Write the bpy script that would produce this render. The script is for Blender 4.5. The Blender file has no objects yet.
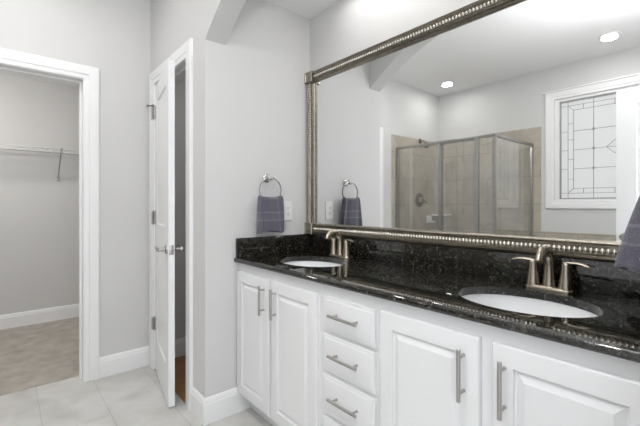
import bpy, bmesh, math, random
from mathutils import Vector, Matrix
random.seed(7)
scn = bpy.context.scene
COL = scn.collection
PI = math.pi

# ------------------------------------------------------------------ camera
cd = bpy.data.cameras.new('camera'); cam = bpy.data.objects.new('camera', cd); COL.objects.link(cam)
cam.location = (1.9376, -1.5654, 1.1949)
cam.rotation_euler = (PI/2, 0, math.radians(49.492))
cd.sensor_width = 36; cd.lens = 369.2131/640*36
cd.shift_y = -(213-204.6454)/640
cd.clip_start = 0.02
scn.camera = cam

# ------------------------------------------------------------------ world, lights, exposure
w = bpy.data.worlds.new('world'); scn.world = w; w.use_nodes = True
w.node_tree.nodes['Background'].inputs[0].default_value = (0.93, 0.96, 1.0, 1)
w.node_tree.nodes['Background'].inputs[1].default_value = 1.0
scn.view_settings.view_transform = 'Standard'; scn.view_settings.look = 'None'
scn.view_settings.gamma = 1; scn.view_settings.use_curve_mapping = False
scn.view_settings.exposure = 0.62

def area(name, loc, target, sx, sy, energy, color=(1, 1, 1), shape='RECTANGLE', spread=180):
    l = bpy.data.lights.new(name, 'AREA'); l.shape = shape; l.size = sx; l.size_y = sy
    l.energy = energy; l.color = color; l.spread = math.radians(spread)
    o = bpy.data.objects.new(name, l); COL.objects.link(o); o.location = loc
    d = Vector(target) - Vector(loc)
    o.rotation_euler = d.to_track_quat('-Z', 'Y').to_euler()
    return o
BED_FILL = 10.5; CAN = 1.8; ROOM_FILL = 4.2; TUB_FILL = 6.5; ALC_FILL = 2.5; CLO = 8; FLASH = 15; WC_FILL = 1.6
area('bedroom_fill', (2.75, -1.45, 1.45), (0.3, -1.35, 1.3), 1.6, 2.2, BED_FILL, (0.955, 0.975, 1.0))  # soft fill added beyond the doorway, stands in for unseen daylight
area('bounce_flash', (1.80, -1.45, 2.14), (1.55, -1.50, 2.755), 0.30, 0.30, FLASH, (0.985, 0.99, 1), 'DISK', 150)
area('toilet_room_fill', (-.55, .1, 2.42), (-.55, .1, 0), 0.2, 0.2, WC_FILL, (1, .97, .92), 'DISK')  # added fill that lifts the dark gap behind the narrow door
area('alcove_fill', (0.92, -0.16, 2.44), (0.92, -0.16, 0), 1.1, 0.12, ALC_FILL, (1, 0.985, 0.965))  # unseen strip added to brighten the mirror wall, no fixture behind it
area('closet_ceiling_light', (-1.75, -2.15, 2.25), (-2.2, -1.6, 1.2), 0.3, 0.3, CLO, (1, 0.97, 0.93), 'DISK')

# ------------------------------------------------------------------ materials
def newmat(name):
    m = bpy.data.materials.new(name); m.use_nodes = True
    return m, m.node_tree, m.node_tree.nodes['Principled BSDF']
def N(nt, t, **kw):
    n = nt.nodes.new(t)
    for k, v in kw.items(): setattr(n, k, v)
    return n
def simple(name, col, rough=0.5, metal=0, bump=0, bscale=60, var=0.0, vscale=4, **ins):
    m, nt, b = newmat(name)
    b.inputs['Base Color'].default_value = (*col, 1); b.inputs['Roughness'].default_value = rough; b.inputs['Metallic'].default_value = metal
    for k, v in ins.items(): b.inputs[k].default_value = v
    tc = N(nt, 'ShaderNodeTexCoord')
    if bump:
        n = N(nt, 'ShaderNodeTexNoise'); n.inputs['Scale'].default_value = bscale; n.inputs['Detail'].default_value = 4
        nt.links.new(tc.outputs['Object'], n.inputs['Vector'])
        bp = N(nt, 'ShaderNodeBump'); bp.inputs['Strength'].default_value = bump; bp.inputs['Distance'].default_value = 0.003
        nt.links.new(n.outputs['Fac'], bp.inputs['Height']); nt.links.new(bp.outputs['Normal'], b.inputs['Normal'])
    if var:
        n = N(nt, 'ShaderNodeTexNoise'); n.inputs['Scale'].default_value = vscale; n.inputs['Detail'].default_value = 3
        nt.links.new(tc.outputs['Object'], n.inputs['Vector'])
        r = N(nt, 'ShaderNodeValToRGB')
        r.color_ramp.elements[0].position = .3; r.color_ramp.elements[1].position = .7
        r.color_ramp.elements[0].color = (*[c*(1-var) for c in col], 1); r.color_ramp.elements[1].color = (*[min(1, c*(1+var)) for c in col], 1)
        nt.links.new(n.outputs['Fac'], r.inputs['Fac']); nt.links.new(r.outputs['Color'], b.inputs['Base Color'])
    return m
M = {}
M['paint'] = simple('wall_paint', (0.67, 0.668, 0.665), 0.75, bump=.05, bscale=220, var=.01)
M['ceil'] = simple('ceiling_paint', (0.88, 0.88, 0.88), 0.85, bump=.06, bscale=180)
M['trim'] = simple('white_trim_paint', (0.88, 0.885, 0.89), 0.35, var=.008)
M['cab'] = simple('white_cabinet_paint', (0.81, 0.815, 0.825), 0.32, var=.008)
M['nickel'] = simple('brushed_nickel', (0.46, 0.45, 0.43), 0.32, 1, var=.04, vscale=40)
M['warm_nickel'] = simple('warm_brushed_nickel', (0.40, 0.355, 0.29), 0.25, 1, var=.04, vscale=40)
M['chrome'] = simple('polished_chrome', (0.50, 0.495, 0.49), 0.16, 1, var=.02)
M['frame'] = simple('antique_silver_frame', (0.31, 0.285, 0.24), 0.3, 1, var=.2, vscale=60)
M['bead'] = simple('polished_bead', (0.66, 0.63, 0.57), 0.25, 1, var=.12, vscale=70)
M['mirror'] = simple('mirror_silvering', (0.90, 0.91, 0.905), 0.0, 1)
M['porcelain'] = simple('white_porcelain', (0.82, 0.83, 0.84), 0.08, var=.005)
M['plastic'] = simple('white_plastic', (0.78, 0.78, 0.77), 0.3, var=.005)
M['dark'] = simple('dark_slot', (0.03, 0.03, 0.03), 0.6, var=.01)
M['wire'] = simple('white_coated_wire', (0.72, 0.72, 0.71), 0.4, var=.01)
M['shower_metal'] = simple('satin_shower_frame', (0.40, 0.39, 0.37), 0.28, 1, var=.05, vscale=30)
M['dark_bronze'] = simple('dark_nickel', (0.24, 0.22, 0.20), 0.3, 1, var=.05, vscale=30)
M['carpet'] = simple('closet_carpet', (0.45, 0.415, 0.37), 0.95, bump=.8, bscale=260, var=.16, vscale=9)
M['lead'] = simple('lead_came', (0.30, 0.305, 0.31), 0.5, .6, var=.05)

def granite():
    m, nt, b = newmat('black_granite')
    tc = N(nt, 'ShaderNodeTexCoord')
    def vor(scale):
        v = N(nt, 'ShaderNodeTexVoronoi'); v.inputs['Scale'].default_value = scale; v.inputs['Randomness'].default_value = 1
        nt.links.new(tc.outputs['Object'], v.inputs['Vector']); return v
    def ramp(src, stops):
        r = N(nt, 'ShaderNodeValToRGB'); r.color_ramp.interpolation = 'LINEAR'
        while len(r.color_ramp.elements) < len(stops): r.color_ramp.elements.new(.5)
        for e, (p, c) in zip(r.color_ramp.elements, stops): e.position = p; e.color = (*c, 1)
        nt.links.new(src, r.inputs['Fac']); return r
    def mix(f, a, c):
        x = N(nt, 'ShaderNodeMix', data_type='RGBA')
        nt.links.new(f, x.inputs['Factor']); nt.links.new(a, x.inputs[6]); nt.links.new(c, x.inputs[7]); return x.outputs[2]
    v1 = vor(170); sep1 = N(nt, 'ShaderNodeSeparateColor'); nt.links.new(v1.outputs['Color'], sep1.inputs[0])
    base = ramp(sep1.outputs[0], [(0, (.004, .004, .004)), (.6, (.010, .010, .009)), (.85, (.026, .025, .020)), (1, (.055, .050, .036))])
    v2 = vor(95); sep2 = N(nt, 'ShaderNodeSeparateColor'); nt.links.new(v2.outputs['Color'], sep2.inputs[0])
    fl = ramp(sep2.outputs[1], [(0, (0, 0, 0)), (.86, (0, 0, 0)), (.90, (1, 1, 1)), (1, (1, 1, 1))])
    fc = ramp(sep2.outputs[2], [(0, (.10, .085, .05)), (.5, (.06, .065, .05)), (1, (.17, .16, .13))])
    n = N(nt, 'ShaderNodeTexNoise'); n.inputs['Scale'].default_value = 260; nt.links.new(tc.outputs['Object'], n.inputs['Vector'])
    nr = ramp(n.outputs['Fac'], [(.45, (0, 0, 0)), (.6, (1, 1, 1))])
    mm = N(nt, 'ShaderNodeMath', operation='MULTIPLY'); nt.links.new(fl.outputs[0], mm.inputs[0]); nt.links.new(nr.outputs[0], mm.inputs[1])
    nt.links.new(mix(mm.outputs[0], base.outputs[0], fc.outputs[0]), b.inputs['Base Color'])
    b.inputs['Roughness'].default_value = 0.02; b.inputs['IOR'].default_value = 1.68
    return m
M['granite'] = granite()

def tile_mat(name, c1, c2, grout, bw, rh, offx, offy, offset, axes, rough, mort=.004, vein=.25, vscale=3.0):
    """rectangular tiles laid in the plane spanned by the two object axes"""
    m, nt, b = newmat(name)
    tc = N(nt, 'ShaderNodeTexCoord'); sp = N(nt, 'ShaderNodeSeparateXYZ'); nt.links.new(tc.outputs['Object'], sp.inputs[0])
    cb = N(nt, 'ShaderNodeCombineXYZ')
    for k, (ax, off) in enumerate(zip(axes, (offx, offy))):
        a = N(nt, 'ShaderNodeMath', operation='ADD'); nt.links.new(sp.outputs['XYZ'.index(ax)], a.inputs[0]); a.inputs[1].default_value = off
        nt.links.new(a.outputs[0], cb.inputs[k])
    br = N(nt, 'ShaderNodeTexBrick'); br.offset = offset; br.offset_frequency = 2; br.squash = 1
    nt.links.new(cb.outputs[0], br.inputs['Vector'])
    br.inputs['Scale'].default_value = 1; br.inputs['Brick Width'].default_value = bw; br.inputs['Row Height'].default_value = rh
    br.inputs['Mortar Size'].default_value = mort/2; br.inputs['Mortar Smooth'].default_value = .2; br.inputs['Bias'].default_value = 0
    br.inputs['Color1'].default_value = (*c1, 1); br.inputs['Color2'].default_value = (*c2, 1); br.inputs['Mortar'].default_value = (*grout, 1)
    n = N(nt, 'ShaderNodeTexNoise'); n.inputs['Scale'].default_value = vscale; n.inputs['Detail'].default_value = 6; n.inputs['Distortion'].default_value = .6
    nt.links.new(tc.outputs['Object'], n.inputs['Vector'])
    r = N(nt, 'ShaderNodeValToRGB'); r.color_ramp.elements[0].position = .3; r.color_ramp.elements[1].position = .72
    r.color_ramp.elements[0].color = (1-vein, 1-vein, 1-vein*1.1, 1); r.color_ramp.elements[1].color = (1, 1, 1, 1)
    nt.links.new(n.outputs['Fac'], r.inputs['Fac'])
    x = N(nt, 'ShaderNodeMix', data_type='RGBA', blend_type='MULTIPLY'); x.inputs[0].default_value = 1
    nt.links.new(br.outputs['Color'], x.inputs[6]); nt.links.new(r.outputs['Color'], x.inputs[7])
    nt.links.new(x.outputs[2], b.inputs['Base Color'])
    b.inputs['Roughness'].default_value = rough
    bp = N(nt, 'ShaderNodeBump'); bp.inputs['Strength'].default_value = .4; bp.inputs['Distance'].default_value = .002; bp.invert = True
    nt.links.new(br.outputs['Fac'], bp.inputs['Height']); nt.links.new(bp.outputs['Normal'], b.inputs['Normal'])
    return m
M['floor_tile'] = tile_mat('grey_floor_tile', (.70, .69, .675), (.665, .655, .64), (.55, .54, .525), .61, .305, .568+.61*10, .80+.305*20, 0.78, 'XY', .35, .005, .24, 5)
M['wall_tile_x'] = tile_mat('beige_wall_tile_side', (.56, .51, .44), (.51, .46, .395), (.36, .33, .28), .33, .33, 10, 9.9+.12, .5, 'YZ', .3, .007, .26, 5)
M['wall_tile_y'] = tile_mat('beige_wall_tile_back', (.56, .51, .44), (.51, .46, .395), (.36, .33, .28), .33, .33, 10.02, 9.9+.12, .5, 'XZ', .3, .007, .26, 5)
M['wood'] = tile_mat('oak_floor_boards', (.42, .22, .09), (.34, .17, .065), (.15, .08, .03), .9, .09, 9, 9, .4, 'YX', .3, .002, .2, 14)

def glass():
    m = bpy.data.materials.new('clear_shower_glass'); m.use_nodes = True; nt = m.node_tree; nt.nodes.clear()
    o = N(nt, 'ShaderNodeOutputMaterial'); mx = N(nt, 'ShaderNodeMixShader'); tr = N(nt, 'ShaderNodeBsdfTransparent'); gl = N(nt, 'ShaderNodeBsdfGlossy')
    tr.inputs[0].default_value = (.978, .982, .976, 1); gl.inputs['Roughness'].default_value = 0.0
    fr = N(nt, 'ShaderNodeFresnel'); gm = N(nt, 'ShaderNodeNewGeometry'); ml = N(nt, 'ShaderNodeMath', operation='MULTIPLY_ADD')
    ml.inputs[1].default_value = 1/2-2; ml.inputs[2].default_value = 2      # the back face of the pane reflects like the front
    nt.links.new(gm.outputs['Backfacing'], ml.inputs[0]); nt.links.new(ml.outputs[0], fr.inputs['IOR'])
    nt.links.new(fr.outputs[0], mx.inputs[0]); nt.links.new(tr.outputs[0], mx.inputs[1]); nt.links.new(gl.outputs[0], mx.inputs[2]); nt.links.new(mx.outputs[0], o.inputs[0])
    return m
M['glass'] = glass()
def emis(name, col, s):
    m, nt, b = newmat(name)
    b.inputs['Base Color'].default_value = (*col, 1); b.inputs['Emission Color'].default_value = (*col, 1); b.inputs['Emission Strength'].default_value = s
    return m
def pane_mat():
    m, nt, b = newmat('daylit_textured_glass')
    tc = N(nt, 'ShaderNodeTexCoord'); n = N(nt, 'ShaderNodeTexNoise'); n.inputs['Scale'].default_value = 3; nt.links.new(tc.outputs['Object'], n.inputs['Vector'])
    r = N(nt, 'ShaderNodeValToRGB'); r.color_ramp.elements[0].color = (.86, .87, .88, 1); r.color_ramp.elements[1].color = (.97, .98, 1, 1)
    nt.links.new(n.outputs['Fac'], r.inputs['Fac']); nt.links.new(r.outputs[0], b.inputs['Emission Color'])
    b.inputs['Base Color'].default_value = (.3, .3, .3, 1); b.inputs['Emission Strength'].default_value = 0.36; b.inputs['Roughness'].default_value = .3
    return m
M['pane'] = pane_mat()
M['lamp'] = emis('lit_lamp_lens', (1, .98, .95), 6)

def towel_mat():
    m, nt, b = newmat('purple_grey_terry')
    tc = N(nt, 'ShaderNodeTexCoord'); sp = N(nt, 'ShaderNodeSeparateXYZ'); nt.links.new(tc.outputs['Object'], sp.inputs[0])
    r = N(nt, 'ShaderNodeValToRGB'); r.color_ramp.interpolation = 'CONSTANT'
    base = (.122, .117, .152); band = (.140, .134, .172); line = (.20, .195, .235)
    # object z runs 0 (hem) .. 0.25 (fold)
    stops = [(0, base), (.066, line), (.074, band), (.112, line), (.120, base)]
    el = r.color_ramp.elements
    while len(el) < len(stops): el.new(.9)
    for e, (p, c) in zip(el, stops): e.position = p; e.color = (*c, 1)
    nt.links.new(sp.outputs[2], r.inputs['Fac'])
    n = N(nt, 'ShaderNodeTexNoise'); n.inputs['Scale'].default_value = 160; n.inputs['Detail'].default_value = 3; nt.links.new(tc.outputs['Object'], n.inputs['Vector'])
    r2 = N(nt, 'ShaderNodeValToRGB'); r2.color_ramp.elements[0].color = (.6, .6, .6, 1); r2.color_ramp.elements[1].color = (1.25, 1.25, 1.25, 1)
    nt.links.new(n.outputs['Fac'], r2.inputs['Fac'])
    x = N(nt, 'ShaderNodeMix', data_type='RGBA', blend_type='MULTIPLY'); x.inputs[0].default_value = 1
    nt.links.new(r.outputs[0], x.inputs[6]); nt.links.new(r2.outputs[0], x.inputs[7]); nt.links.new(x.outputs[2], b.inputs['Base Color'])
    b.inputs['Roughness'].default_value = .95; b.inputs['Sheen Weight'].default_value = .35
    bp = N(nt, 'ShaderNodeBump'); bp.inputs['Strength'].default_value = .7; bp.inputs['Distance'].default_value = .003
    nt.links.new(n.outputs['Fac'], bp.inputs['Height']); nt.links.new(bp.outputs['Normal'], b.inputs['Normal'])
    return m
M['towel'] = towel_mat()

# ------------------------------------------------------------------ mesh helpers
class MB:
    def __init__(s): s.bm = bmesh.new()
    def box(s, x0, x1, y0, y1, z0, z1, bev=0):
        g = bmesh.ops.create_cube(s.bm, size=1)
        for v in g['verts']:
            v.co = Vector(((x0+x1)/2+v.co.x*(x1-x0), (y0+y1)/2+v.co.y*(y1-y0), (z0+z1)/2+v.co.z*(z1-z0)))
        if bev:
            es = {e for v in g['verts'] for e in v.link_edges}
            bmesh.ops.bevel(s.bm, geom=list(es), offset=bev, segments=2, affect='EDGES', profile=.5)
        return s
    def ring(s, pts): return [s.bm.verts.new(p) for p in pts]
    def skin(s, rings, cap0=True, cap1=True, closed=True):
        rs = [s.ring(r) for r in rings]; n = len(rs[0])
        for a, b in zip(rs, rs[1:]):
            for i in range(n if closed else n-1):
                j = (i+1) % n
                s.bm.faces.new((a[i], a[j], b[j], b[i]))
        if cap0: s.bm.faces.new(rs[0][::-1])
        if cap1: s.bm.faces.new(rs[-1])
        return s
    def tube(s, path, radii, seg=12, flat=None, caps=True):
        """path of points swept with a circular (or flattened) section"""
        P = [Vector(p) for p in path]
        if not hasattr(radii, '__len__'): radii = [radii]*len(P)
        rings = []; up = None
        for i, p in enumerate(P):
            t = (P[min(i+1, len(P)-1)]-P[max(i-1, 0)]).normalized()
            if up is None:
                up = Vector((0, 0, 1)) if abs(t.z) < .9 else Vector((1, 0, 0))
            a = t.cross(up).normalized(); b = a.cross(t).normalized(); up = b
            r = radii[i]; ra, rb = r if hasattr(r, '__len__') else (r, r)
            rings.append([p+a*ra*math.cos(2*PI*k/seg)+b*rb*math.sin(2*PI*k/seg) for k in range(seg)])
        return s.skin(rings, caps, caps)
    def lathe(s, prof, o=(0, 0, 0), axis='Z', seg=24, sx=1, sy=1):
        rings = []
        for r, h in prof:
            ring = []
            for k in range(seg):
                c, q = r*math.cos(2*PI*k/seg)*sx, r*math.sin(2*PI*k/seg)*sy
                v = {'Z': (c, q, h), 'X': (h, c, q), 'Y': (q, h, c)}[axis]
                ring.append(Vector(o)+Vector(v))
            rings.append(ring)
        return s.skin(rings)
    def loops(s, o, u, v, n, W, H, lp, back=True):
        """stack of rectangles W x H at origin o along u, v; (inset, height along n)"""
        o, u, v, n = Vector(o), Vector(u), Vector(v), Vector(n); rings = []
        for ins, h in lp:
            rings.append([o+u*a+v*b+n*h for a, b in ((ins, ins), (W-ins, ins), (W-ins, H-ins), (ins, H-ins))])
        return s.skin(rings, back, True)
    def prism(s, poly, ax, a, b):
        """extrude 2-D polygon along axis index ax from a to b"""
        def P(p, t):
            q = list(p); q.insert(ax, t); return q
        return s.skin([[P(p, a) for p in poly], [P(p, b) for p in poly]])
def finish(bm, name, mat, smooth=40, off=(0, 0, 0)):
    if off != (0, 0, 0): bmesh.ops.translate(bm, verts=bm.verts, vec=-Vector(off))
    bmesh.ops.recalc_face_normals(bm, faces=bm.faces)
    me = bpy.data.meshes.new(name); bm.to_mesh(me); bm.free()
    me.materials.append(mat)
    if smooth:
        me.polygons.foreach_set('use_smooth', [True]*len(me.polygons)); me.set_sharp_from_angle(angle=math.radians(smooth))
    return me
def obj(name, mb, mat, parent=None, smooth=40, label=None, off=(0, 0, 0)):
    me = finish(mb.bm, name, M[mat], smooth, off)
    o = bpy.data.objects.new(name, me); COL.objects.link(o)
    if parent: o.parent = parent
    else: o.location = off
    if label: o['label'] = label
    return o
def tag(o, label, cat, group=None, kind=None):
    o['label'] = label; o['category'] = cat
    if group: o['group'] = group
    if kind: o['kind'] = kind
    return o
def thing(name, label, cat, loc=(0, 0, 0), group=None, kind=None, rz=0):
    o = bpy.data.objects.new(name, None); COL.objects.link(o); o.location = loc; o.rotation_euler = (0, 0, rz); o.empty_display_size = .05
    return tag(o, label, cat, group, kind)
def dup(root, loc, label, name=None):
    r = root.copy(); COL.objects.link(r); r.location = loc; r['label'] = label
    for ch in list(root.children):
        c = ch.copy(); COL.objects.link(c); c.parent = r
        for g in list(ch.children):
            d = g.copy(); COL.objects.link(d); d.parent = c
    return r
def struct(name, mb, mat, label, cat, smooth=30):
    return tag(obj(name, mb, mat, None, smooth), label, cat, kind='structure')

# ------------------------------------------------------------------ dimensions
XL = -.993           # wall with the closet
W = .7336            # front of the vanity alcove
AI = .614            # inner side of the arched wall
XR = 1.83            # alcove right end
YB = -3.206          # window wall
XE = 2.06            # entry wall
HR, HA = 2.755, 2.446
T = .12

# ------------------------------------------------------------------ structure
struct('floor', MB().box(XL-T, 3.2, YB-T, .12, -.12, 0), 'floor_tile', 'pale grey stone look tile floor with grout lines', 'floor')
struct('floor_closet', MB().box(-2.95, XL-T+.001, -2.7, -.6, -.12, .002), 'carpet', 'beige carpet floor inside the closet', 'floor')
struct('floor_toilet_room', MB().box(XL+.003, -T-.003, -.74, 1.0, -.10, .004), 'wood', 'brown wood floor seen through the narrow door gap', 'floor')
struct('ceiling', MB().box(XL-T, XE+.9, YB-T, -AI, HR, HR+.1), 'ceil', 'white flat ceiling of the bathroom', 'ceiling')
struct('ceiling_alcove', MB().box(0, XR, -AI, 0, HA, HA+.1), 'ceil', 'lower white ceiling over the vanity', 'ceiling')
struct('ceiling_closet', MB().box(-2.95, XL-T, -2.7, -.6, 2.446, 2.546), 'ceil', 'white closet ceiling', 'ceiling')
struct('ceiling_toilet_room', MB().box(XL-T, -.001, -AI, 1.1, HA, HA+.1), 'ceil', 'white toilet room ceiling', 'ceiling')

CY0, CY1, CH_ = -1.862, -1.159, 2.043    # closet opening
mb = MB()
mb.box(XL-T, XL, YB-T, CY0, 0, HR); mb.box(XL-T, XL, CY0, CY1, CH_, HR); mb.box(XL-T, XL, CY1, 1.0, 0, HR)
struct('wall_left', mb, 'paint', 'light grey wall with the closet opening', 'wall')
DX0, DX1, DH = -.875, -.260, 2.07       # toilet room door opening
mb = MB()
mb.box(XL, DX0, -W, -AI, 0, HR); mb.box(DX0, DX1, -W, -AI, DH, HR); mb.box(DX1, 0, -W, -AI, 0, HR)
struct('wall_toilet_room', mb, 'paint', 'light grey wall holding the white narrow door', 'wall')
struct('wall_alcove_left', MB().box(-T, 0, -AI, .0, 0, HR), 'paint', 'light grey end wall with the towel ring and outlet', 'wall')
struct('wall_mirror', MB().box(-T, XR+T, 0, T, 0, HR), 'paint', 'light grey wall behind the framed mirror', 'wall')
struct('wall_alcove_right', MB().box(XR, XR+T, -AI, 0, 0, HR), 'paint', 'light grey right end wall of the vanity alcove', 'wall')
# segmental arch over the front of the alcove
a0 = math.radians(39); Rr = (XR/2)/math.sin(a0); zc = 2.097-Rr*math.cos(a0)
arc = [(XR/2+Rr*math.sin(-a0+2*a0*i/40), zc+Rr*math.cos(-a0+2*a0*i/40)) for i in range(41)]
mb = MB(); rings = []
for x, z in arc: rings.append([(x, -W, z), (x, -AI, z), (x, -AI, HR), (x, -W, HR)])
mb.skin(rings)
struct('wall_arch', mb, 'paint', 'arched wall opening above the vanity alcove', 'wall')
struct('wall_front_right', MB().box(XR, XE, -W, -AI, 0, HR), 'paint', 'light grey wall right of the vanity alcove', 'wall')
mb = MB()
WX0, WX1, WZ0, WZ1 = .475, 1.551, 1.24, 2.385
mb.box(XL, WX0, YB-T, YB, 0, HR); mb.box(WX1, XE, YB-T, YB, 0, HR); mb.box(WX0, WX1, YB-T, YB, 0, WZ0); mb.box(WX0, WX1, YB-T, YB, WZ1, HR)
struct('wall_window', mb, 'paint', 'light grey wall with the leaded window, seen in the mirror', 'wall')
mb = MB()
EY0, EY1 = -1.875, -1.10
mb.box(XE, XE+T, YB, EY0, 0, HR); mb.box(XE, XE+T, EY0, EY1, 2.05, HR); mb.box(XE, XE+T, EY1, -AI, 0, HR)
struct('wall_entry', mb, 'paint', 'light grey wall with the entry doorway', 'wall')
mb = MB(); mb.box(-2.85, -2.73, -2.7, -.6, 0, 2.446)
struct('wall_closet_back', mb, 'paint', 'light grey back wall of the closet behind the wire shelf', 'wall')
struct('wall_closet_right', MB().box(-2.73, XL-T, -.80, -.68, 0, 2.446), 'paint', 'light grey right wall of the closet', 'wall')
struct('wall_closet_left', MB().box(-2.73, XL-T, -2.7, -2.58, 0, 2.446), 'paint', 'light grey left wall of the closet', 'wall')
struct('wall_toilet_room_right', MB().box(-T, 0, T, 1.0, 0, HR), 'paint', 'grey right wall of the toilet room', 'wall')
struct('wall_toilet_room_back', MB().box(XL, -T, .9, 1.0, 0, HA), 'paint', 'grey back wall of the toilet room', 'wall')
# tiled shower surround and tub splash
struct('wall_shower_side', MB().box(XL, XL+.010, YB+.010, -2.125, 0, 2.075), 'wall_tile_x', 'beige tiled shower wall with the shower head', 'wall')
struct('wall_shower_back', MB().box(XL, .338, YB, YB+.010, 0, 2.105), 'wall_tile_y', 'beige tiled wall behind the shower glass', 'wall')
struct('wall_tub_splash', MB().box(.338, XE, YB, YB+.010, 0, .885), 'wall_tile_y', 'low beige tile band under the window', 'wall')
struct('trim_shower_curb', MB().box(XL+.01, .30, -2.26, -2.16, 0, .11, .006).box(.20, .30, YB+.01, -2.26, 0, .11, .006), 'wall_tile_x', 'beige tiled shower curb', 'curb')

# tub below the window: apron, deck with an oval opening, shallow basin
mb = MB(); bm = mb.bm; tx0, tx1, ty0, ty1, tz = .42, XE-.002, YB+.011, -2.32, .52
def tub_loop(pts, z):
    vs = [bm.verts.new((x, y, z)) for x, y in pts]; return vs, [bm.edges.new((a, b)) for a, b in zip(vs, vs[1:]+vs[:1])]
ell = [((tx0+tx1)/2+.70*math.cos(2*PI*i/40), (ty0+ty1)/2+.33*math.sin(2*PI*i/40)) for i in range(40)]
ov, oe = tub_loop([(tx0, ty0), (tx1, ty0), (tx1, ty1), (tx0, ty1)], tz); iv, ie = tub_loop(ell, tz)
bmesh.ops.triangle_fill(bm, edges=oe+ie, use_beauty=True)
for f in list(bm.faces):
    if set(f.verts) <= set(iv): bm.faces.remove(f)
cx_, cy_ = (tx0+tx1)/2, (ty0+ty1)/2; prev = iv
for k, z in ((.94, .40), (.86, .20), (.70, .12)):
    cur = [bm.verts.new((cx_+(x-cx_)*k, cy_+(y-cy_)*k, z)) for x, y in ell]
    for i in range(40): bm.faces.new((prev[i], prev[(i+1) % 40], cur[(i+1) % 40], cur[i]))
    prev = cur
bm.faces.new(prev); low = [bm.verts.new((v.co.x, v.co.y, 0)) for v in ov]
for i in range(4): bm.faces.new((ov[i], ov[(i+1) % 4], low[(i+1) % 4], low[i]))
struct('trim_tub_deck', mb, 'porcelain', 'white tub deck below the leaded window', 'tub deck')

# baseboards
def base_prof(h=.14, t=.015):
    return [(0, 0), (t, 0), (t, h-.032), (t-.003, h-.028), (t-.003, h-.016), (t-.008, h-.004), (t-.011, h), (0, h)]
def baseboard_y(mb, x, s, y0, y1):     # along Y on plane x, facing s
    mb.skin([[(x+s*d, y, z) for d, z in base_prof()] for y in (y0, y1)])
def baseboard_x(mb, y, s, x0, x1):
    mb.skin([[(x, y+s*d, z) for d, z in base_prof()] for x in (x0, x1)])
mb = MB(); baseboard_y(mb, XL, 1, CY1+.09, -W); baseboard_y(mb, XL, 1, -2.12, CY0-.09)
struct('baseboard_left', mb, 'trim', 'white baseboard on the closet wall', 'baseboard')
mb = MB(); baseboard_y(mb, 0, 1, -W-.015, -.465); baseboard_x(mb, -W, -1, -.170, 0)
struct('baseboard_alcove', mb, 'trim', 'white baseboard wrapping the corner left of the vanity', 'baseboard')
mb = MB(); baseboard_y(mb, -2.73, 1, -2.58, -.80)
struct('baseboard_closet', mb, 'trim', 'white baseboard along the closet back wall', 'baseboard')
mb = MB(); baseboard_y(mb, XL, 1, -AI, .9)
struct('baseboard_toilet_room', mb, 'trim', 'white baseboard in the toilet room', 'baseboard')

# door casings (profiled boards) and jambs
CW = .09
def casing_profile(): return [(0, 0), (0, .010), (.008, .013), (.026, .013), (.032, .017), (.066, .019), (.083, .019), (CW, .014), (CW, 0)]
def casing(mb, mapf, a0, a1, z1, bottom=None, z0=0):
    """mitred casing round an opening a0..a1 up to z1; mapf(a, d, z) -> xyz"""
    pr = casing_profile()
    left = [[mapf(a0-c, d, z0 - (c if bottom else 0)) for c, d in pr], [mapf(a0-c, d, z1+c) for c, d in pr]]
    right = [[mapf(a1+c, d, z0 - (c if bottom else 0)) for c, d in pr], [mapf(a1+c, d, z1+c) for c, d in pr]]
    top = [[mapf(a0-c, d, z1+c) for c, d in pr], [mapf(a1+c, d, z1+c) for c, d in pr]]
    mb.skin(left); mb.skin(right); mb.skin(top)
    if bottom: mb.skin([[mapf(a0-c, d, z0-c) for c, d in pr], [mapf(a1+c, d, z0-c) for c, d in pr]])
mb = MB(); casing(mb, lambda a, d, z: (XL+d, a, z), CY0, CY1, CH_)
mb.box(XL-T-.001, XL+.002, CY1-.004, CY1, 0, CH_); mb.box(XL-T-.001, XL+.002, CY0, CY0+.004, 0, CH_); mb.box(XL-T-.001, XL+.002, CY0+.004, CY1-.004, CH_-.004, CH_)
mb.box(XL-T+.03, XL-T+.065, CY1-.016, CY1-.004, 0, CH_-.004); mb.box(XL-T+.03, XL-T+.065, CY0+.004, CY1-.016, CH_-.016, CH_-.004)
struct('trim_closet', mb, 'trim', 'white casing around the closet opening', 'door casing')

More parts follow.
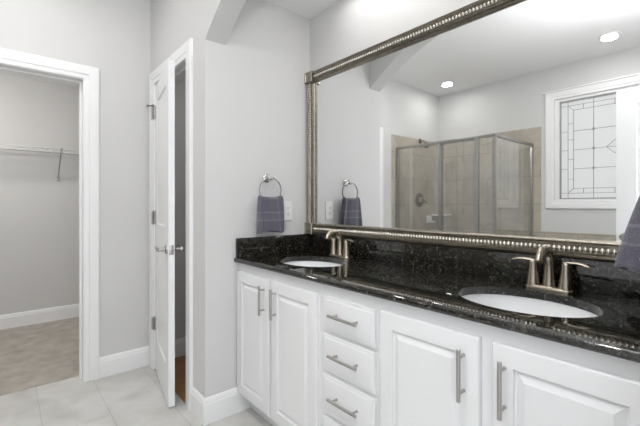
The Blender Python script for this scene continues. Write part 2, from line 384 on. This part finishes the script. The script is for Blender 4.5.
# ------------------------------------------------------------------ toilet room door, slightly open
d1 = thing('door_1', 'white paneled narrow door standing slightly ajar beside the alcove', 'door', (DX0+.004, -W-.002, 0), kind='structure')
mb = MB(); casing(mb, lambda a, d, z: (a, -W-d, z), DX0, DX1, DH)
mb.box(DX0, DX0+.003, -W-.002, -AI-.001, 0, DH-.003); mb.box(DX1-.003, DX1, -W-.002, -AI-.001, 0, DH-.003); mb.box(DX0, DX1, -W-.002, -AI-.001, DH-.003, DH)
mb.box(DX0+.003, DX0+.015, -W+.04, -W+.075, 0, DH-.015); mb.box(DX1-.015, DX1-.003, -W+.04, -W+.075, 0, DH-.015); mb.box(DX0+.003, DX1-.003, -W+.04, -W+.075, DH-.015, DH-.003)
struct('trim_toilet_door', mb, 'trim', 'white casing and jamb around the narrow door', 'door casing')
def leaf(mb, w, h, t=.035, st=.105, rails=((0, .22), (.90, 1.05), (1.915, 2.03)), z0=.01):
    """local frame: hinge edge at x=0, outer face at y=0, thickness towards +y"""
    rails = [(a+z0, min(b, h)+z0) for a, b in rails]
    mb.box(0, st, 0, t, z0, h+z0); mb.box(w-st, w, 0, t, z0, h+z0)
    for a, b in rails: mb.box(st, w-st, 0, t, a, b)
    for (a, b), (c, d) in zip(rails, rails[1:]):
        W_, H_ = w-2*st, c-b
        lp = [(0, 0), (.006, -.006), (.012, -.008), (.018, -.008), (.045, -.003)]
        mb.loops((st, 0, b), (1, 0, 0), (0, 0, 1), (0, -1, 0), W_, H_, lp, False)
        mb.loops((st, t, b), (1, 0, 0), (0, 0, 1), (0, 1, 0), W_, H_, lp, False)
th = math.radians(-9.8)
def swing(o): o.rotation_euler = (0, 0, th); return o
mb = MB(); leaf(mb, .603, 2.03)
lf = swing(obj('door_leaf', mb, 'trim', d1, 25))
mb = MB().loops((.6032, .004, .90), (0, 1, 0), (0, 0, 1), (1, 0, 0), .026, .057, [(0, 0), (0, .0012), (.001, .0016)])
mb.box(.604, .609, .011, .023, .922, .936, .002)
swing(obj('latch_plate', mb, 'nickel', d1))
def lever(mb, x, z, s, y, L=-.125):
    mb.lathe([(.027, y), (.027, y+s*.006), (.022, y+s*.010), (.011, y+s*.012), (.010, y+s*.045)], (x, 0, z), 'Y', 20)
    mb.tube([(x, y+s*.045, z), (x+L*.2, y+s*.048, z), (x+L*.6, y+s*.048, z+.002), (x+L, y+s*.046, z)], [(.011, .012), (.010, .013), (.009, .012), (.007, .010)], 10)
mb = MB(); lever(mb, .545, .928, -1, 0); swing(obj('lever_handle', mb, 'nickel', d1))
mb = MB(); lever(mb, .545, .928, 1, .035); swing(obj('lever_handle', mb, 'nickel', d1))
for z in (.335, 1.10, 1.86):
    mb = MB(); mb.lathe([(.007, z-.045), (.007, z+.045)], (-.001, -.006, 0), 'Z', 10); mb.lathe([(.005, z+.045), (.008, z+.047), (.003, z+.055)], (-.001, -.006, 0), 'Z', 10)
    mb.box(.003, .034, -.0025, 0, z-.045, z+.045); mb.box(-.03, .001, -.0172, -.016, z-.045, z+.045)
    hg = obj('hinge', mb, 'nickel', d1)
    if z > 1.8:
        mb = MB(); mb.tube([(-.001, -.012, z+.05), (-.02, -.025, z+.052), (-.034, -.036, z+.052)], .005, 8); mb.lathe([(.010, 0), (.010, .012)], (-.040, -.040, z+.046), 'Z', 10)
        mb.tube([(-.001, -.012, z+.05), (.020, -.020, z+.05)], .005, 8)
        obj('door_stop', mb, 'dark_bronze', hg)

# ------------------------------------------------------------------ entry door, wide open, seen in the mirror
d2 = thing('door_2', 'white open entry door seen at the right edge of the mirror', 'door', (XE, -1.88, 0), kind='structure', rz=PI)
mb = MB(); leaf(mb, .775, 2.03, st=.115)
obj('door_leaf', mb, 'trim', d2, 25)
for s, y in ((-1, 0), (1, .035)):
    mb = MB(); mb.lathe([(.030, y), (.030, y+s*.005), (.024, y+s*.010), (.011, y+s*.013), (.011, y+s*.036), (.024, y+s*.044), (.027, y+s*.055), (.022, y+s*.066), (.008, y+s*.069)], (.722, 0, .96), 'Y', 20)
    obj('door_knob', mb, 'nickel', d2)
mb = MB().loops((.7752, .005, .93), (0, 1, 0), (0, 0, 1), (1, 0, 0), .026, .057, [(0, 0), (0, .0012), (.001, .0016)]); mb.box(.776, .786, .011, .023, .952, .968, .002)
obj('latch_plate', mb, 'nickel', d2)

# ------------------------------------------------------------------ window
wn = thing('window_1', 'white framed leaded glass window reflected in the mirror', 'window', (1.013, YB, 1.8), kind='structure')
off = (1.013, YB, 1.8)
mb = MB(); casing(mb, lambda a, d, z: (a, YB+d, z), .475, 1.551, 2.385, True, 1.24)
mb.box(.355, 1.671, YB, YB+.030, 2.470, 2.486, .003)
obj('window_casing', mb, 'trim', wn, 30, off=off)
mb = MB()
def frame_rect(mb, x0, x1, z0, z1, t, y0, y1):
    mb.box(x0, x0+t, y0, y1, z0, z1); mb.box(x1-t, x1, y0, y1, z0, z1); mb.box(x0+t, x1-t, y0, y1, z0, z0+t); mb.box(x0+t, x1-t, y0, y1, z1-t, z1)
mb.box(.475, .519, YB-.09, YB-.012, 1.24, 2.385); mb.box(1.507, 1.551, YB-.09, YB-.012, 1.24, 2.385); mb.box(.519, 1.507, YB-.09, YB-.012, 1.24, 1.258); mb.box(.519, 1.507, YB-.09, YB-.012, 2.355, 2.385)
obj('window_frame', mb, 'trim', wn, 30, off=off)
mb = MB(); frame_rect(mb, .519, 1.507, 1.258, 2.355, .012, YB-.072, YB-.030)
obj('window_gasket', mb, 'nickel', wn, 30, off=off)
G0, G1, Z0, Z1 = .529, 1.497, 1.268, 2.345
obj('window_pane', MB().box(G0, G1, YB-.062, YB-.056, Z0, Z1), 'pane', wn, 0, off=off)
mb = MB(); yl = YB-.054; lr = .0024
def came(x0, z0, x1, z1, r=lr): mb.tube([(x0, yl, z0), (x1, yl, z1)], [(r, .003)]*2 if z0 != z1 else [(.003, r)]*2, 6)
xa, xb, za, zb = .594, 1.432, 1.322, 2.300
xc, xd, zc_, zd = .647, 1.379, 1.375, 2.247
for x in (xa, xb): came(x, Z0, x, Z1)
for z in (za, zb): came(G0, z, G1, z)
for x in (xc, xd): came(x, zc_, x, zd)
for z in (zc_, zd): came(xc, z, xd, z)
for x, z, x2, z2 in ((xa, za, xc, zc_), (xb, za, xd, zc_), (xa, zb, xc, zd), (xb, zb, xd, zd)): came(x, z, x2, z2)
rows = (2.012, 1.803, 1.592)
for x in (.831, 1.195): 
    came(x, Z0, x, Z1)
for z in rows: came(xc, z, xd, z)
for z in rows: came(G0, z, xa, z); came(xb, z, G1, z)
for z in (2.10, 1.92, 1.70, 1.48): came(xa, z, xc, z); came(xb, z, xd, z)
for x in (.74, 1.013, 1.286): came(x, za, x, zc_); came(x, zb, x, zd)
def diamond(x, z, r):
    q = [(x+r, z), (x, z+r), (x-r, z), (x, z-r)]
    for (a, b), (c, d) in zip(q, q[1:]+q[:1]): came(a, b, c, d)
for x in (.831, 1.195):
    for z in rows: diamond(x, z, .016)
diamond(1.013, 1.803, .07)
obj('lead_came', mb, 'lead', wn, 30, off=off)

# ------------------------------------------------------------------ vanity cabinets
FY = -.530            # face frame
DYF = -.549           # door faces
CT = .860             # cabinet top
def door_panel(mb, x0, x1, z0, z1, st=.056):
    lp = [(0, -.019), (0, -.004), (.003, -.001), (.006, 0), (st, 0), (st+.002, -.009), (st+.006, -.0105), (st+.026, -.001), (st+.028, 0)]
    mb.loops((x0, DYF, z0), (1, 0, 0), (0, 0, 1), (0, -1, 0), x1-x0, z1-z0, lp)
def drawer_panel(mb, x0, x1, z0, z1):
    lp = [(0, -.019), (0, -.006), (.002, -.0045), (.012, -.0035), (.015, -.001), (.019, 0)]
    mb.loops((x0, DYF, z0), (1, 0, 0), (0, 0, 1), (0, -1, 0), x1-x0, z1-z0, lp)
def pull(mb, cx, cz, vertical, L=.152, so=.030):
    y = DYF-so; h = L/2; p = L/2-.024
    if vertical:
        mb.lathe([(.0045, -h), (.006, -h+.0015), (.006, h-.0015), (.0045, h)], (cx, y, cz), 'Z', 12)
        for s in (-1, 1): mb.lathe([(.0055, DYF), (.0045, DYF-.004), (.0045, y)], (cx, 0, cz+s*p), 'Y', 10)
    else:
        mb.lathe([(.0045, -h), (.006, -h+.0015), (.006, h-.0015), (.0045, h)], (cx, y, cz), 'X', 12)
        for s in (-1, 1): mb.lathe([(.0055, DYF), (.0045, DYF-.004), (.0045, y)], (cx+s*p, 0, cz), 'Y', 10)
def cabinet(name, label, x0, x1, openings):
    """carcass with sides, floor, back, toe kick and a face frame pierced by the openings"""
    loc = ((x0+x1)/2, -.27, 0)
    t = thing(name, label, 'cabinet', loc)
    mb = MB()
    mb.box(x0, x0+.018, FY+.018, -.002, .098, CT); mb.box(x1-.018, x1, FY+.018, -.002, .098, CT)
    mb.box(x0+.018, x1-.018, -.012, -.002, .098, CT); mb.box(x0+.018, x1-.018, FY+.018, -.012, .098, .116)
    obj('carcass', mb, 'cab', t, 30, off=loc)
    mb = MB(); xs = sorted({x0, x1, *[o[0] for o in openings], *[o[1] for o in openings]}); zs = sorted({.098, CT, *[o[2] for o in openings], *[o[3] for o in openings]})
    for xa, xb in zip(xs, xs[1:]):
        for za, zb in zip(zs, zs[1:]):
            cx, cz = (xa+xb)/2, (za+zb)/2
            if not any(o[0] < cx < o[1] and o[2] < cz < o[3] for o in openings): mb.box(xa, xb, FY, FY+.018, za, zb)
    obj('face_frame', mb, 'cab', t, 0, off=loc)
    obj('toe_kick', MB().box(x0, x1, -.462, -.446, 0, .098), 'cab', t, 0, off=loc)
    return t, loc
def add_door(t, loc, x0, x1, hx, z0=.118, z1=.812):
    mb = MB(); door_panel(mb, x0, x1, z0, z1); d = obj('door', mb, 'cab', t, 25, off=loc)
    mb = MB(); pull(mb, hx, .7055, True); obj('handle', mb, 'nickel', d, label='brushed nickel bar pull', off=loc)
t, loc = cabinet('sink_cabinet', 'white two door sink cabinet at the left end beside the baseboard', .002, .742, [(.03, .35, .14, .79), (.38, .70, .14, .79)])
add_door(t, loc, .010, .347, .305); add_door(t, loc, .365, .722, .412)
t, loc = cabinet('drawer_cabinet', 'white cabinet of stacked drawers in the middle of the vanity', .743, 1.060, [(.79, 1.02, a, b) for a, b in ((.69, .80), (.52, .64), (.34, .47), (.13, .29))])
for z0, z1 in ((.673, .814), (.506, .656), (.326, .487), (.118, .309)):
    mb = MB(); drawer_panel(mb, .764, 1.048, z0, z1); d = obj('drawer', mb, 'cab', t, 25, off=loc)
    mb = MB(); pull(mb, .907, (z0+z1)/2+.004, False, .160); obj('handle', mb, 'nickel', d, label='brushed nickel bar pull', off=loc)
t, loc = cabinet('sink_cabinet', 'white two door sink cabinet at right end, nearest the viewer', 1.061, 1.828, [(1.10, 1.41, .14, .79), (1.50, 1.80, .14, .79)])
add_door(t, loc, 1.074, 1.437, 1.392, z1=.818); add_door(t, loc, 1.473, 1.824, 1.507, z1=.818)

# ------------------------------------------------------------------ countertop
SINKS = [(.394, -.300), (1.460, -.300)]; SA, SB = .208, .163
ct = thing('countertop', 'glossy black speckled granite countertop with backsplash along the mirror wall', 'countertop', (XR/2, -.28, .862))
off = (XR/2, -.28, .862)
mb = MB(); bm = mb.bm; YF = -.549; x0, x1 = .001, XR-.001; zt, zb_ = .890, .862
def edge_loop(pts):
    vs = [bm.verts.new((x, y, zt)) for x, y in pts]
    return [bm.edges.new((a, b)) for a, b in zip(vs, vs[1:]+vs[:1])]
es = edge_loop([(x0, YF), (x1, YF), (x1, -.001), (x0, -.001)])
for cx, cy in SINKS: es += edge_loop([(cx+SA*math.cos(2*PI*i/64), cy+SB*math.sin(2*PI*i/64)) for i in range(64)])
bmesh.ops.triangle_fill(bm, edges=es, use_beauty=True, use_dissolve=False)
for f in list(bm.faces):
    c = f.calc_center_median()
    if any(((c.x-cx)/SA)**2+((c.y-cy)/SB)**2 < .98 for cx, cy in SINKS): bm.faces.remove(f)
g = bmesh.ops.extrude_face_region(bm, geom=list(bm.faces))
bmesh.ops.translate(bm, verts=[v for v in g['geom'] if isinstance(v, bmesh.types.BMVert)], vec=(0, 0, zb_-zt))
rb = (zt-zb_)/2
nose = [(YF, zt)]+[(YF-rb*math.sin(PI*i/10), zb_+rb+rb*math.cos(PI*i/10)) for i in range(1, 10)]+[(YF, zb_)]
mb.skin([[(x, y, z) for y, z in nose] for x in (x0, x1)])
obj('slab', mb, 'granite', ct, 35, off=off)
obj('backsplash', MB().box(.022, XR-.022, -.021, -.001, .8905, 1.001, .0012), 'granite', ct, 30, off=off)
obj('side_splash', MB().box(.001, .021, -.552, -.001, .8905, 1.001, .0012), 'granite', ct, 30, off=off)
obj('side_splash', MB().box(XR-.021, XR-.001, -.552, -.001, .8905, 1.001, .0012), 'granite', ct, 30, off=off)

# ------------------------------------------------------------------ undermount sinks
def sink(loc, label):
    t = thing('undermount_sink', label, 'sink', loc, 'oval sinks in the granite counter')
    prof = []
    for i in range(0, 15):
        a = (PI/2)*i/14
        prof.append((max(.001, math.cos(a)**.75), -.135*math.sin(a)**1.2))
    mb = MB(); n = 48; inner = [[(r*(SA+.004)*math.cos(2*PI*k/n), r*(SB+.004)*math.sin(2*PI*k/n), h) for k in range(n)] for r, h in prof if r > .08]
    outer = [[(x*1.05, y*1.06, z-.010) for x, y, z in ring] for ring in inner]; outer[0] = [(x*1.08, y*1.10, 0) for x, y, z in inner[0]]
    mb.skin(outer[::-1]+inner, True, True)
    obj('bowl', mb, 'porcelain', t, 50)
    zb = inner[-1][0][2]
    obj('drain', MB().lathe([(.026, zb+.0005), (.026, zb+.003), (.018, zb+.004), (.016, zb+.002), (.003, zb+.002)], seg=20), 'nickel', t)
    return t
s1 = sink((*SINKS[0], .8615), 'smaller looking far oval white sink near the end wall')
dup(s1, (*SINKS[1], .8615), 'large near oval white sink right of the drawers')

# ------------------------------------------------------------------ centerset faucets
def faucet(loc, label):
    t = thing('faucet', label, 'faucet', loc, 'brushed nickel faucets at the sinks')
    mb = MB()
    def stadium(hx, r, z, n=12):
        return [(hx+r*math.cos(-PI/2+PI*i/n), r*math.sin(-PI/2+PI*i/n), z) for i in range(n+1)]+[(-hx+r*math.cos(PI/2+PI*i/n), r*math.sin(PI/2+PI*i/n), z) for i in range(n+1)]
    mb.skin([stadium(.053, .027, 0), stadium(.053, .027, .008), stadium(.053, .024, .014), stadium(.052, .018, .017)])
    obj('base_plate', mb, 'warm_nickel', t)
    mb = MB(); path = [(0, 0, .010), (0, 0, .04), (0, .001, .085)]; rad = [(.024, .024), (.0195, .0195), (.017, .0165)]
    for i in range(1, 13):
        a = PI*.84*i/12
        path.append((0, -.048+.048*math.cos(a)+.001, .100+.050*math.sin(a))); k = i/12
        rad.append((.017+.001*k, .0160-.003*k))
    path.append((0, path[-1][1]-.006, path[-1][2]-.014)); rad.append((.0175, .0125))
    mb.tube(path, rad, 16); obj('spout', mb, 'warm_nickel', t)
    for s in (-1, 1):
        mb = MB(); mb.lathe([(.026, .010), (.0255, .016), (.0205, .045), (.0160, .075), (.0148, .092), (.0135, .100), (.008, .105), (.001, .106)], (s*.052, 0, 0), 'Z', 20)
        h = obj('handle', mb, 'warm_nickel', t)
        mb = MB(); mb.tube([(s*.046, .002, .098), (s*.062, 0, .103), (s*.085, -.004, .105), (s*.106, -.010, .103), (s*.122, -.014, .098)], [(.012, .0075), (.012, .0065), (.011, .005), (.010, .004), (.005, .003)], 12)
        obj('lever', mb, 'warm_nickel', h)
    return t
f1 = faucet((.388, -.090, .8905), 'brushed nickel two handle faucet by the far left sink')
dup(f1, (1.468, -.090, .8905), 'brushed nickel two handle faucet above the large near sink')

# ------------------------------------------------------------------ framed mirror
MX0, MX1, MZ0, MZ1 = .006, 1.815, 1.004, 2.066; FW = .068
mr = thing('wall_mirror_framed', 'wide wall mirror in beaded antique silver frame', 'mirror', ((MX0+MX1)/2, 0, 1.5))
mr.name = 'framed_mirror'
off = ((MX0+MX1)/2, 0, 1.5)
obj('mirror_glass', MB().box(MX0+.02, MX1-.02, -.006, -.001, MZ0+.02, MZ1-.02), 'mirror', mr, 0, off=off)
prof = [(0, .002), (0, .018), (.002, .023), (.005, .025), (.007, .023), (.009, .024), (.012, .028), (.016, .028), (.020, .022), (.022, .020), (.043, .020), (.044, .017), (.046, .017), (.048, .021), (.051, .021), (.053, .015), (.056, .012), (.059, .014), (.063, .013), (.066, .009), (FW, .006), (FW, .002)]
prof = [(d, h*1.45 if h > .002 else h) for d, h in prof]
def rail(kind):
    mb = MB(); bb = MB()
    if kind in 'TB':
        s, z = (-1, MZ1) if kind == 'T' else (1, MZ0)
        mb.skin([[(x, -h, z+s*d) for d, h in prof] for x in (MX0+.03, MX1-.03)])
        n = int((MX1-MX0-2*FW)/.016)
        for i in range(n):
            x = MX0+FW+(i+.5)*(MX1-MX0-2*FW)/n
            bmesh.ops.create_uvsphere(bb.bm, u_segments=8, v_segments=6, radius=1, matrix=Matrix.Translation((x, -.0295, z+s*.0325)) @ Matrix.Diagonal((.0083, .0085, .0118, 1)))
    else:
        s, x = (1, MX0) if kind == 'L' else (-1, MX1)
        mb.skin([[(x+s*d, -h, z) for d, h in prof] for z in (MZ0+.03, MZ1-.03)])
        n = int((MZ1-MZ0-2*FW)/.016)
        for i in range(n):
            z = MZ0+FW+(i+.5)*(MZ1-MZ0-2*FW)/n
            bmesh.ops.create_uvsphere(bb.bm, u_segments=8, v_segments=6, radius=1, matrix=Matrix.Translation((x+s*.0325, -.0295, z)) @ Matrix.Diagonal((.0118, .0085, .0083, 1)))
    r = obj('frame_rail', mb, 'frame', mr, 50, off=off)
    obj('bead_strip', bb, 'bead', r, 60, label='lighter silver beads', off=off)
for k in 'TBLR': rail(k)
for x in (MX0, MX1-FW):
    for z in (MZ0, MZ1-FW):
        mb = MB(); mb.loops((x-.002, 0, z-.002), (1, 0, 0), (0, 0, 1), (0, -1, 0), FW+.004, FW+.004, [(0, .002), (0, .046), (.003, .050), (.008, .050), (.012, .046), (.016, .046), (.026, .052)])
        obj('corner_block', mb, 'frame', mr, 30, off=off)

# ------------------------------------------------------------------ towel rings and towels
RZ = 1.356
def towel_ring(loc, label, rz=0):
    """local: wall at x=0, room towards +x"""
    t = thing('towel_ring', label, 'towel ring', loc, 'chrome towel rings on the end walls', rz=rz)
    obj('wall_plate', MB().lathe([(.027, .001), (.027, .007), (.022, .012), (.013, .015)], (0, 0, 0), 'X', 24), 'chrome', t)
    mb = MB().lathe([(.013, .013), (.011, .030), (.012, .036), (.016, .040), (.016, .058), (.010, .062)], (0, 0, 0), 'X', 20)
    obj('post', mb, 'chrome', t)
    mb = MB(); rings = []
    for i in range(40):
        a = 2*PI*i/40; c = Vector((.050, 0, -.074)); d = Vector((0, math.sin(a), math.cos(a)))
        rings.append([c+d*(.076+.0042*math.cos(2*PI*k/8))+Vector((1, 0, 0))*.0042*math.sin(2*PI*k/8) for k in range(8)])
    rings.append(rings[0]); mb.skin(rings, False, False); bmesh.ops.remove_doubles(mb.bm, verts=mb.bm.verts, dist=1e-5)
    obj('ring', mb, 'chrome', t)
    return t
r1 = towel_ring((0, -.345, RZ), 'chrome towel ring on the left end wall above the outlet')
r2 = towel_ring((XR, -.290, RZ), 'chrome towel ring at the right edge of the photo', PI)
r2['label'] = 'chrome towel ring holding the near towel at right edge'

def towel(loc, label, H=.220, w0=.075, w1=.105, t0=.030, t1=.034, rz=0, seed=1, lean=0):
    """folded hand towel hung over the ring: closed body with a fold over the top and open hem with inner layers"""
    rnd = random.Random(seed); ph = [rnd.uniform(0, 6) for _ in range(4)]
    n, m = 72, 26; rings = []
    for j in range(m+1):
        v = j/m; z = v*H
        k = v**1.3
        wy = w1+(w0-w1)*k; tx = t1+(t0-t1)*k
        top = 1.0 if v < .90 else math.sqrt(max(0, 1-((v-.90)/.10)**2))*.92+.08
        ring = []
        for i in range(n):
            a = 2*PI*i/n; c, s = math.cos(a), math.sin(a)
            y = math.copysign(abs(c)**.55, c)*wy*(1-.06*(1-top)); x = math.copysign(abs(s)**.7, s)*tx*top
            u = y/wy
            x += (.012*math.sin(5.2*u+ph[0]+.8*v)+.008*math.sin(9*u+ph[1]+2*v))*(1.0-.45*v)*(1 if s > 0 else .5)
            zz = z+(.010*math.sin(2.2*u+ph[2])+.006*u)*(1-v) + (.008*(s < 0))*(1-v)*(-1)
            if j > m-3: zz -= .012*(1-min(1, abs(u))**2)
            ring.append((x+lean*(1-v), y, zz))
        rings.append(ring)
    # hem turned inwards so that the towel reads as open layers from below
    hem = [[(x*.8 if abs(x) > 0 else x, y*.985, z+.001) for x, y, z in rings[0]], [(x*.55, y*.95, z+.03) for x, y, z in rings[0]]]
    mb = MB(); mb.skin(hem[::-1]+rings, True, True)
    o = obj('hand_towel', mb, 'towel', None, 70)
    o.location = loc; o.rotation_euler = (0, 0, rz)
    return tag(o, label, 'towel', 'purple grey hand towels')
towel((.055, -.350, 1.032), 'purple grey hand towel hanging on the left end wall beside the outlet', seed=3, w0=.080, w1=.094)
towel((XR-.029, -.296, 1.026), 'purple grey hand towel cropped by the right edge over the counter', rz=PI-math.radians(14), seed=5, w0=.07, w1=.105, t0=.022, t1=.042, lean=.036)

# ------------------------------------------------------------------ outlet
t = thing('wall_outlet', 'white outlet plate behind the left hand towel', 'outlet', (0, -.186, 1.154))
obj('cover_plate', MB().loops((.0005, -.036, -.062), (0, 1, 0), (0, 0, 1), (1, 0, 0), .072, .124, [(0, 0), (0, .003), (.003, .006)]), 'plastic', t)
rc = obj('receptacle', MB().loops((.006, -.0165, -.034), (0, 1, 0), (0, 0, 1), (1, 0, 0), .033, .068, [(0, 0), (0, .0015), (.001, .002)]), 'plastic', t)
for z in (-.021, .017):
    for y in (-.007, .005): obj('slot', MB().box(.0079, .0088, y, y+.002, z, z+.008), 'dark', rc, 0)
    obj('ground_hole', MB().box(.0079, .0088, -.002, .002, z-.007, z-.003), 'dark', rc, 0)

# ------------------------------------------------------------------ closet wire shelf
t = thing('wire_shelf', 'white wire shelf mounted on the closet back wall', 'shelf', (-2.58, -1.65, 1.735))
off = (-2.58, -1.65, 1.735)
mb = MB(); ys = -2.57; ye = -.81
for x in (-2.725, -2.65, -2.53): mb.tube([(x, ys, 1.733), (x, ye, 1.733)], .0038, 6)
y = ys
while y < ye:
    mb.tube([(-2.725, y, 1.737), (-2.425, y, 1.737), (-2.420, y, 1.700)], .0026, 5); y += .0254
obj('deck_wires', mb, 'wire', t, off=off)
mb = MB()
for z in (1.735, 1.700): mb.tube([(-2.420, ys, z), (-2.420, ye, z)], .0050, 6)
obj('front_lip', mb, 'wire', t, off=off)
for y in (-1.145, -2.05):
    mb = MB(); mb.tube([(-2.425, y, 1.730), (-2.722, y, 1.465)], .006, 8); mb.box(-2.73, -2.722, y-.012, y+.012, 1.435, 1.485, .002); mb.box(-2.436, -2.412, y-.008, y+.008, 1.69, 1.745, .002)
    obj('support_brace', mb, 'nickel', t, label='grey diagonal brace', off=off)

# ------------------------------------------------------------------ shower enclosure (seen in the mirror)
t = thing('shower_enclosure', 'glass shower enclosure with satin metal frame, seen in the mirror', 'shower', (-.35, -2.21, .11))
off = (-.35, -2.21, .11); SY = -2.21; SX = .245; ZT = 1.915; x0 = XL+.012
def part(n, mb, m='shower_metal', **k): return obj(n, mb, m, t, 30, off=off, **k)
part('top_rail', MB().box(x0, SX+.018, SY-.016, SY+.016, ZT-.030, ZT, .003))
part('top_rail', MB().box(SX-.016, SX+.016, YB+.012, SY-.017, ZT-.030, ZT, .003))
part('bottom_rail', MB().box(x0, SX+.018, SY-.016, SY+.016, .111, .140, .003))
part('bottom_rail', MB().box(SX-.016, SX+.016, YB+.012, SY-.017, .111, .140, .003))
for a, b in ((x0, x0+.036), (-.385, -.345), (.045, .085), (SX-.016, SX+.018)): part('post', MB().box(a, b, SY-.018, SY+.018, .141, ZT-.031, .003))
part('post', MB().box(SX-.014, SX+.014, YB+.012, YB+.036, .141, ZT-.031, .003))
part('glass_panel', MB().box(x0+.038, -.387, SY-.003, SY+.003, .142, ZT-.032), 'glass')
part('glass_panel', MB().box(.087, SX-.018, SY-.003, SY+.003, .142, ZT-.032), 'glass')
part('glass_panel', MB().box(SX-.003, SX+.003, YB+.038, SY-.020, .142, ZT-.032), 'glass')
d = part('glass_door', MB().box(-.343, .043, SY-.003, SY+.003, .148, ZT-.036), 'glass')
mb = MB(); frame_rect(mb, -.343, .043, .143, ZT-.033, .012, SY-.009, SY+.009); obj('door_frame', mb, 'shower_metal', d, 30, off=off)

xs = XL+.010
t = thing('shower_sprayer', 'nickel shower head high on the beige tiled wall', 'shower head', (xs, -2.72, 2.055))
obj('flange', MB().lathe([(.034, .001), (.032, .008), (.014, .014)], (0, 0, 0), 'X', 20), 'dark_bronze', t)
obj('arm', MB().tube([(.008, 0, 0), (.035, 0, .006), (.065, 0, -.004), (.088, 0, -.030)], .011, 10), 'nickel', t)
mb = MB(); mb.lathe([(.012, .012), (.018, 0), (.040, -.035), (.044, -.045), (.038, -.049)], (0, 0, 0), 'Z', 24)
bmesh.ops.rotate(mb.bm, verts=mb.bm.verts, cent=(0, 0, 0), matrix=Matrix.Rotation(math.radians(-38), 3, 'Y')); bmesh.ops.translate(mb.bm, verts=mb.bm.verts, vec=(.092, 0, -.040))
obj('head', mb, 'dark_bronze', t)
t = thing('shower_valve', 'round shower valve with lever on the beige tiled wall', 'shower valve', (xs, -2.71, 1.258))
obj('escutcheon', MB().lathe([(.098, .001), (.096, .007), (.072, .014), (.040, .016)], (0, 0, 0), 'X', 32), 'dark_bronze', t)
obj('hub', MB().lathe([(.046, .014), (.040, .040), (.034, .062), (.016, .066)], (0, 0, 0), 'X', 24), 'nickel', t)
obj('lever', MB().tube([(.050, 0, 0), (.060, -.04, -.02), (.066, -.085, -.045)], [.014, .012, .009], 10), 'nickel', t)
mb = MB(); n = 12
pts = [(XL+.011, YB+.011)]+[(XL+.011+.20*math.cos(PI/2*i/n)**.8, YB+.011+.20*math.sin(PI/2*i/n)**.8) for i in range(n+1)]
mb.prism(pts, 2, 1.040, 1.062)
tag(obj('corner_shelf', mb, 'porcelain', None, 40, off=(XL+.011, YB+.011, 1.04)), 'white quarter round shelf in the tiled shower corner', 'shelf')
t = thing('soap_dish', 'small white soap dish on the tiled shower wall', 'soap dish', (xs, -2.93, .99))
obj('back_plate', MB().box(.001, .012, -.06, .06, -.055, .055, .004), 'porcelain', t)
obj('tray', MB().box(.013, .075, -.05, .05, -.045, -.020, .006), 'porcelain', t)

# ------------------------------------------------------------------ recessed ceiling lights
def downlight(loc, label):
    t = thing('ceiling_light', label, 'ceiling light', loc, 'recessed ceiling lights')
    mb = MB(); n = 32; prof = [(.058, -.001), (.062, -.010), (.078, -.008), (.086, -.001)]
    rings = [[(r*math.cos(2*PI*k/n), r*math.sin(2*PI*k/n), h) for k in range(n)] for r, h in prof]; mb.skin(rings, False, False)
    obj('trim_ring', mb, 'plastic', t)
    obj('lens', MB().lathe([(.058, -.001), (.057, -.006), (.03, -.009), (.001, -.010)], seg=32), 'lamp', t)
    l = area('ceiling_lamp_and_fill', (loc[0], loc[1], loc[2]-.03), (loc[0], loc[1], 0), .12, .12, CAN, (1, .985, .965), 'DISK')
    return t
downlight((-.60, -2.76, HR), 'recessed ceiling light over the shower, left in the mirror')
downlight((1.085, -2.68, HR), 'recessed ceiling light near the window, right in the mirror')
area('ceiling_lamp_and_fill', (-.35, -1.55, HR-.03), (-.35, -1.55, 0), .13, .13, ROOM_FILL, (1, .985, .965), 'DISK')  # added room fill without a fixture, for floor and closet wall
area('ceiling_lamp_and_fill', (1.30, -1.85, HR-.03), (1.30, -1.85, 0), .13, .13, TUB_FILL, (1, .985, .965), 'DISK')  # unseen extra source added to brighten the window wall
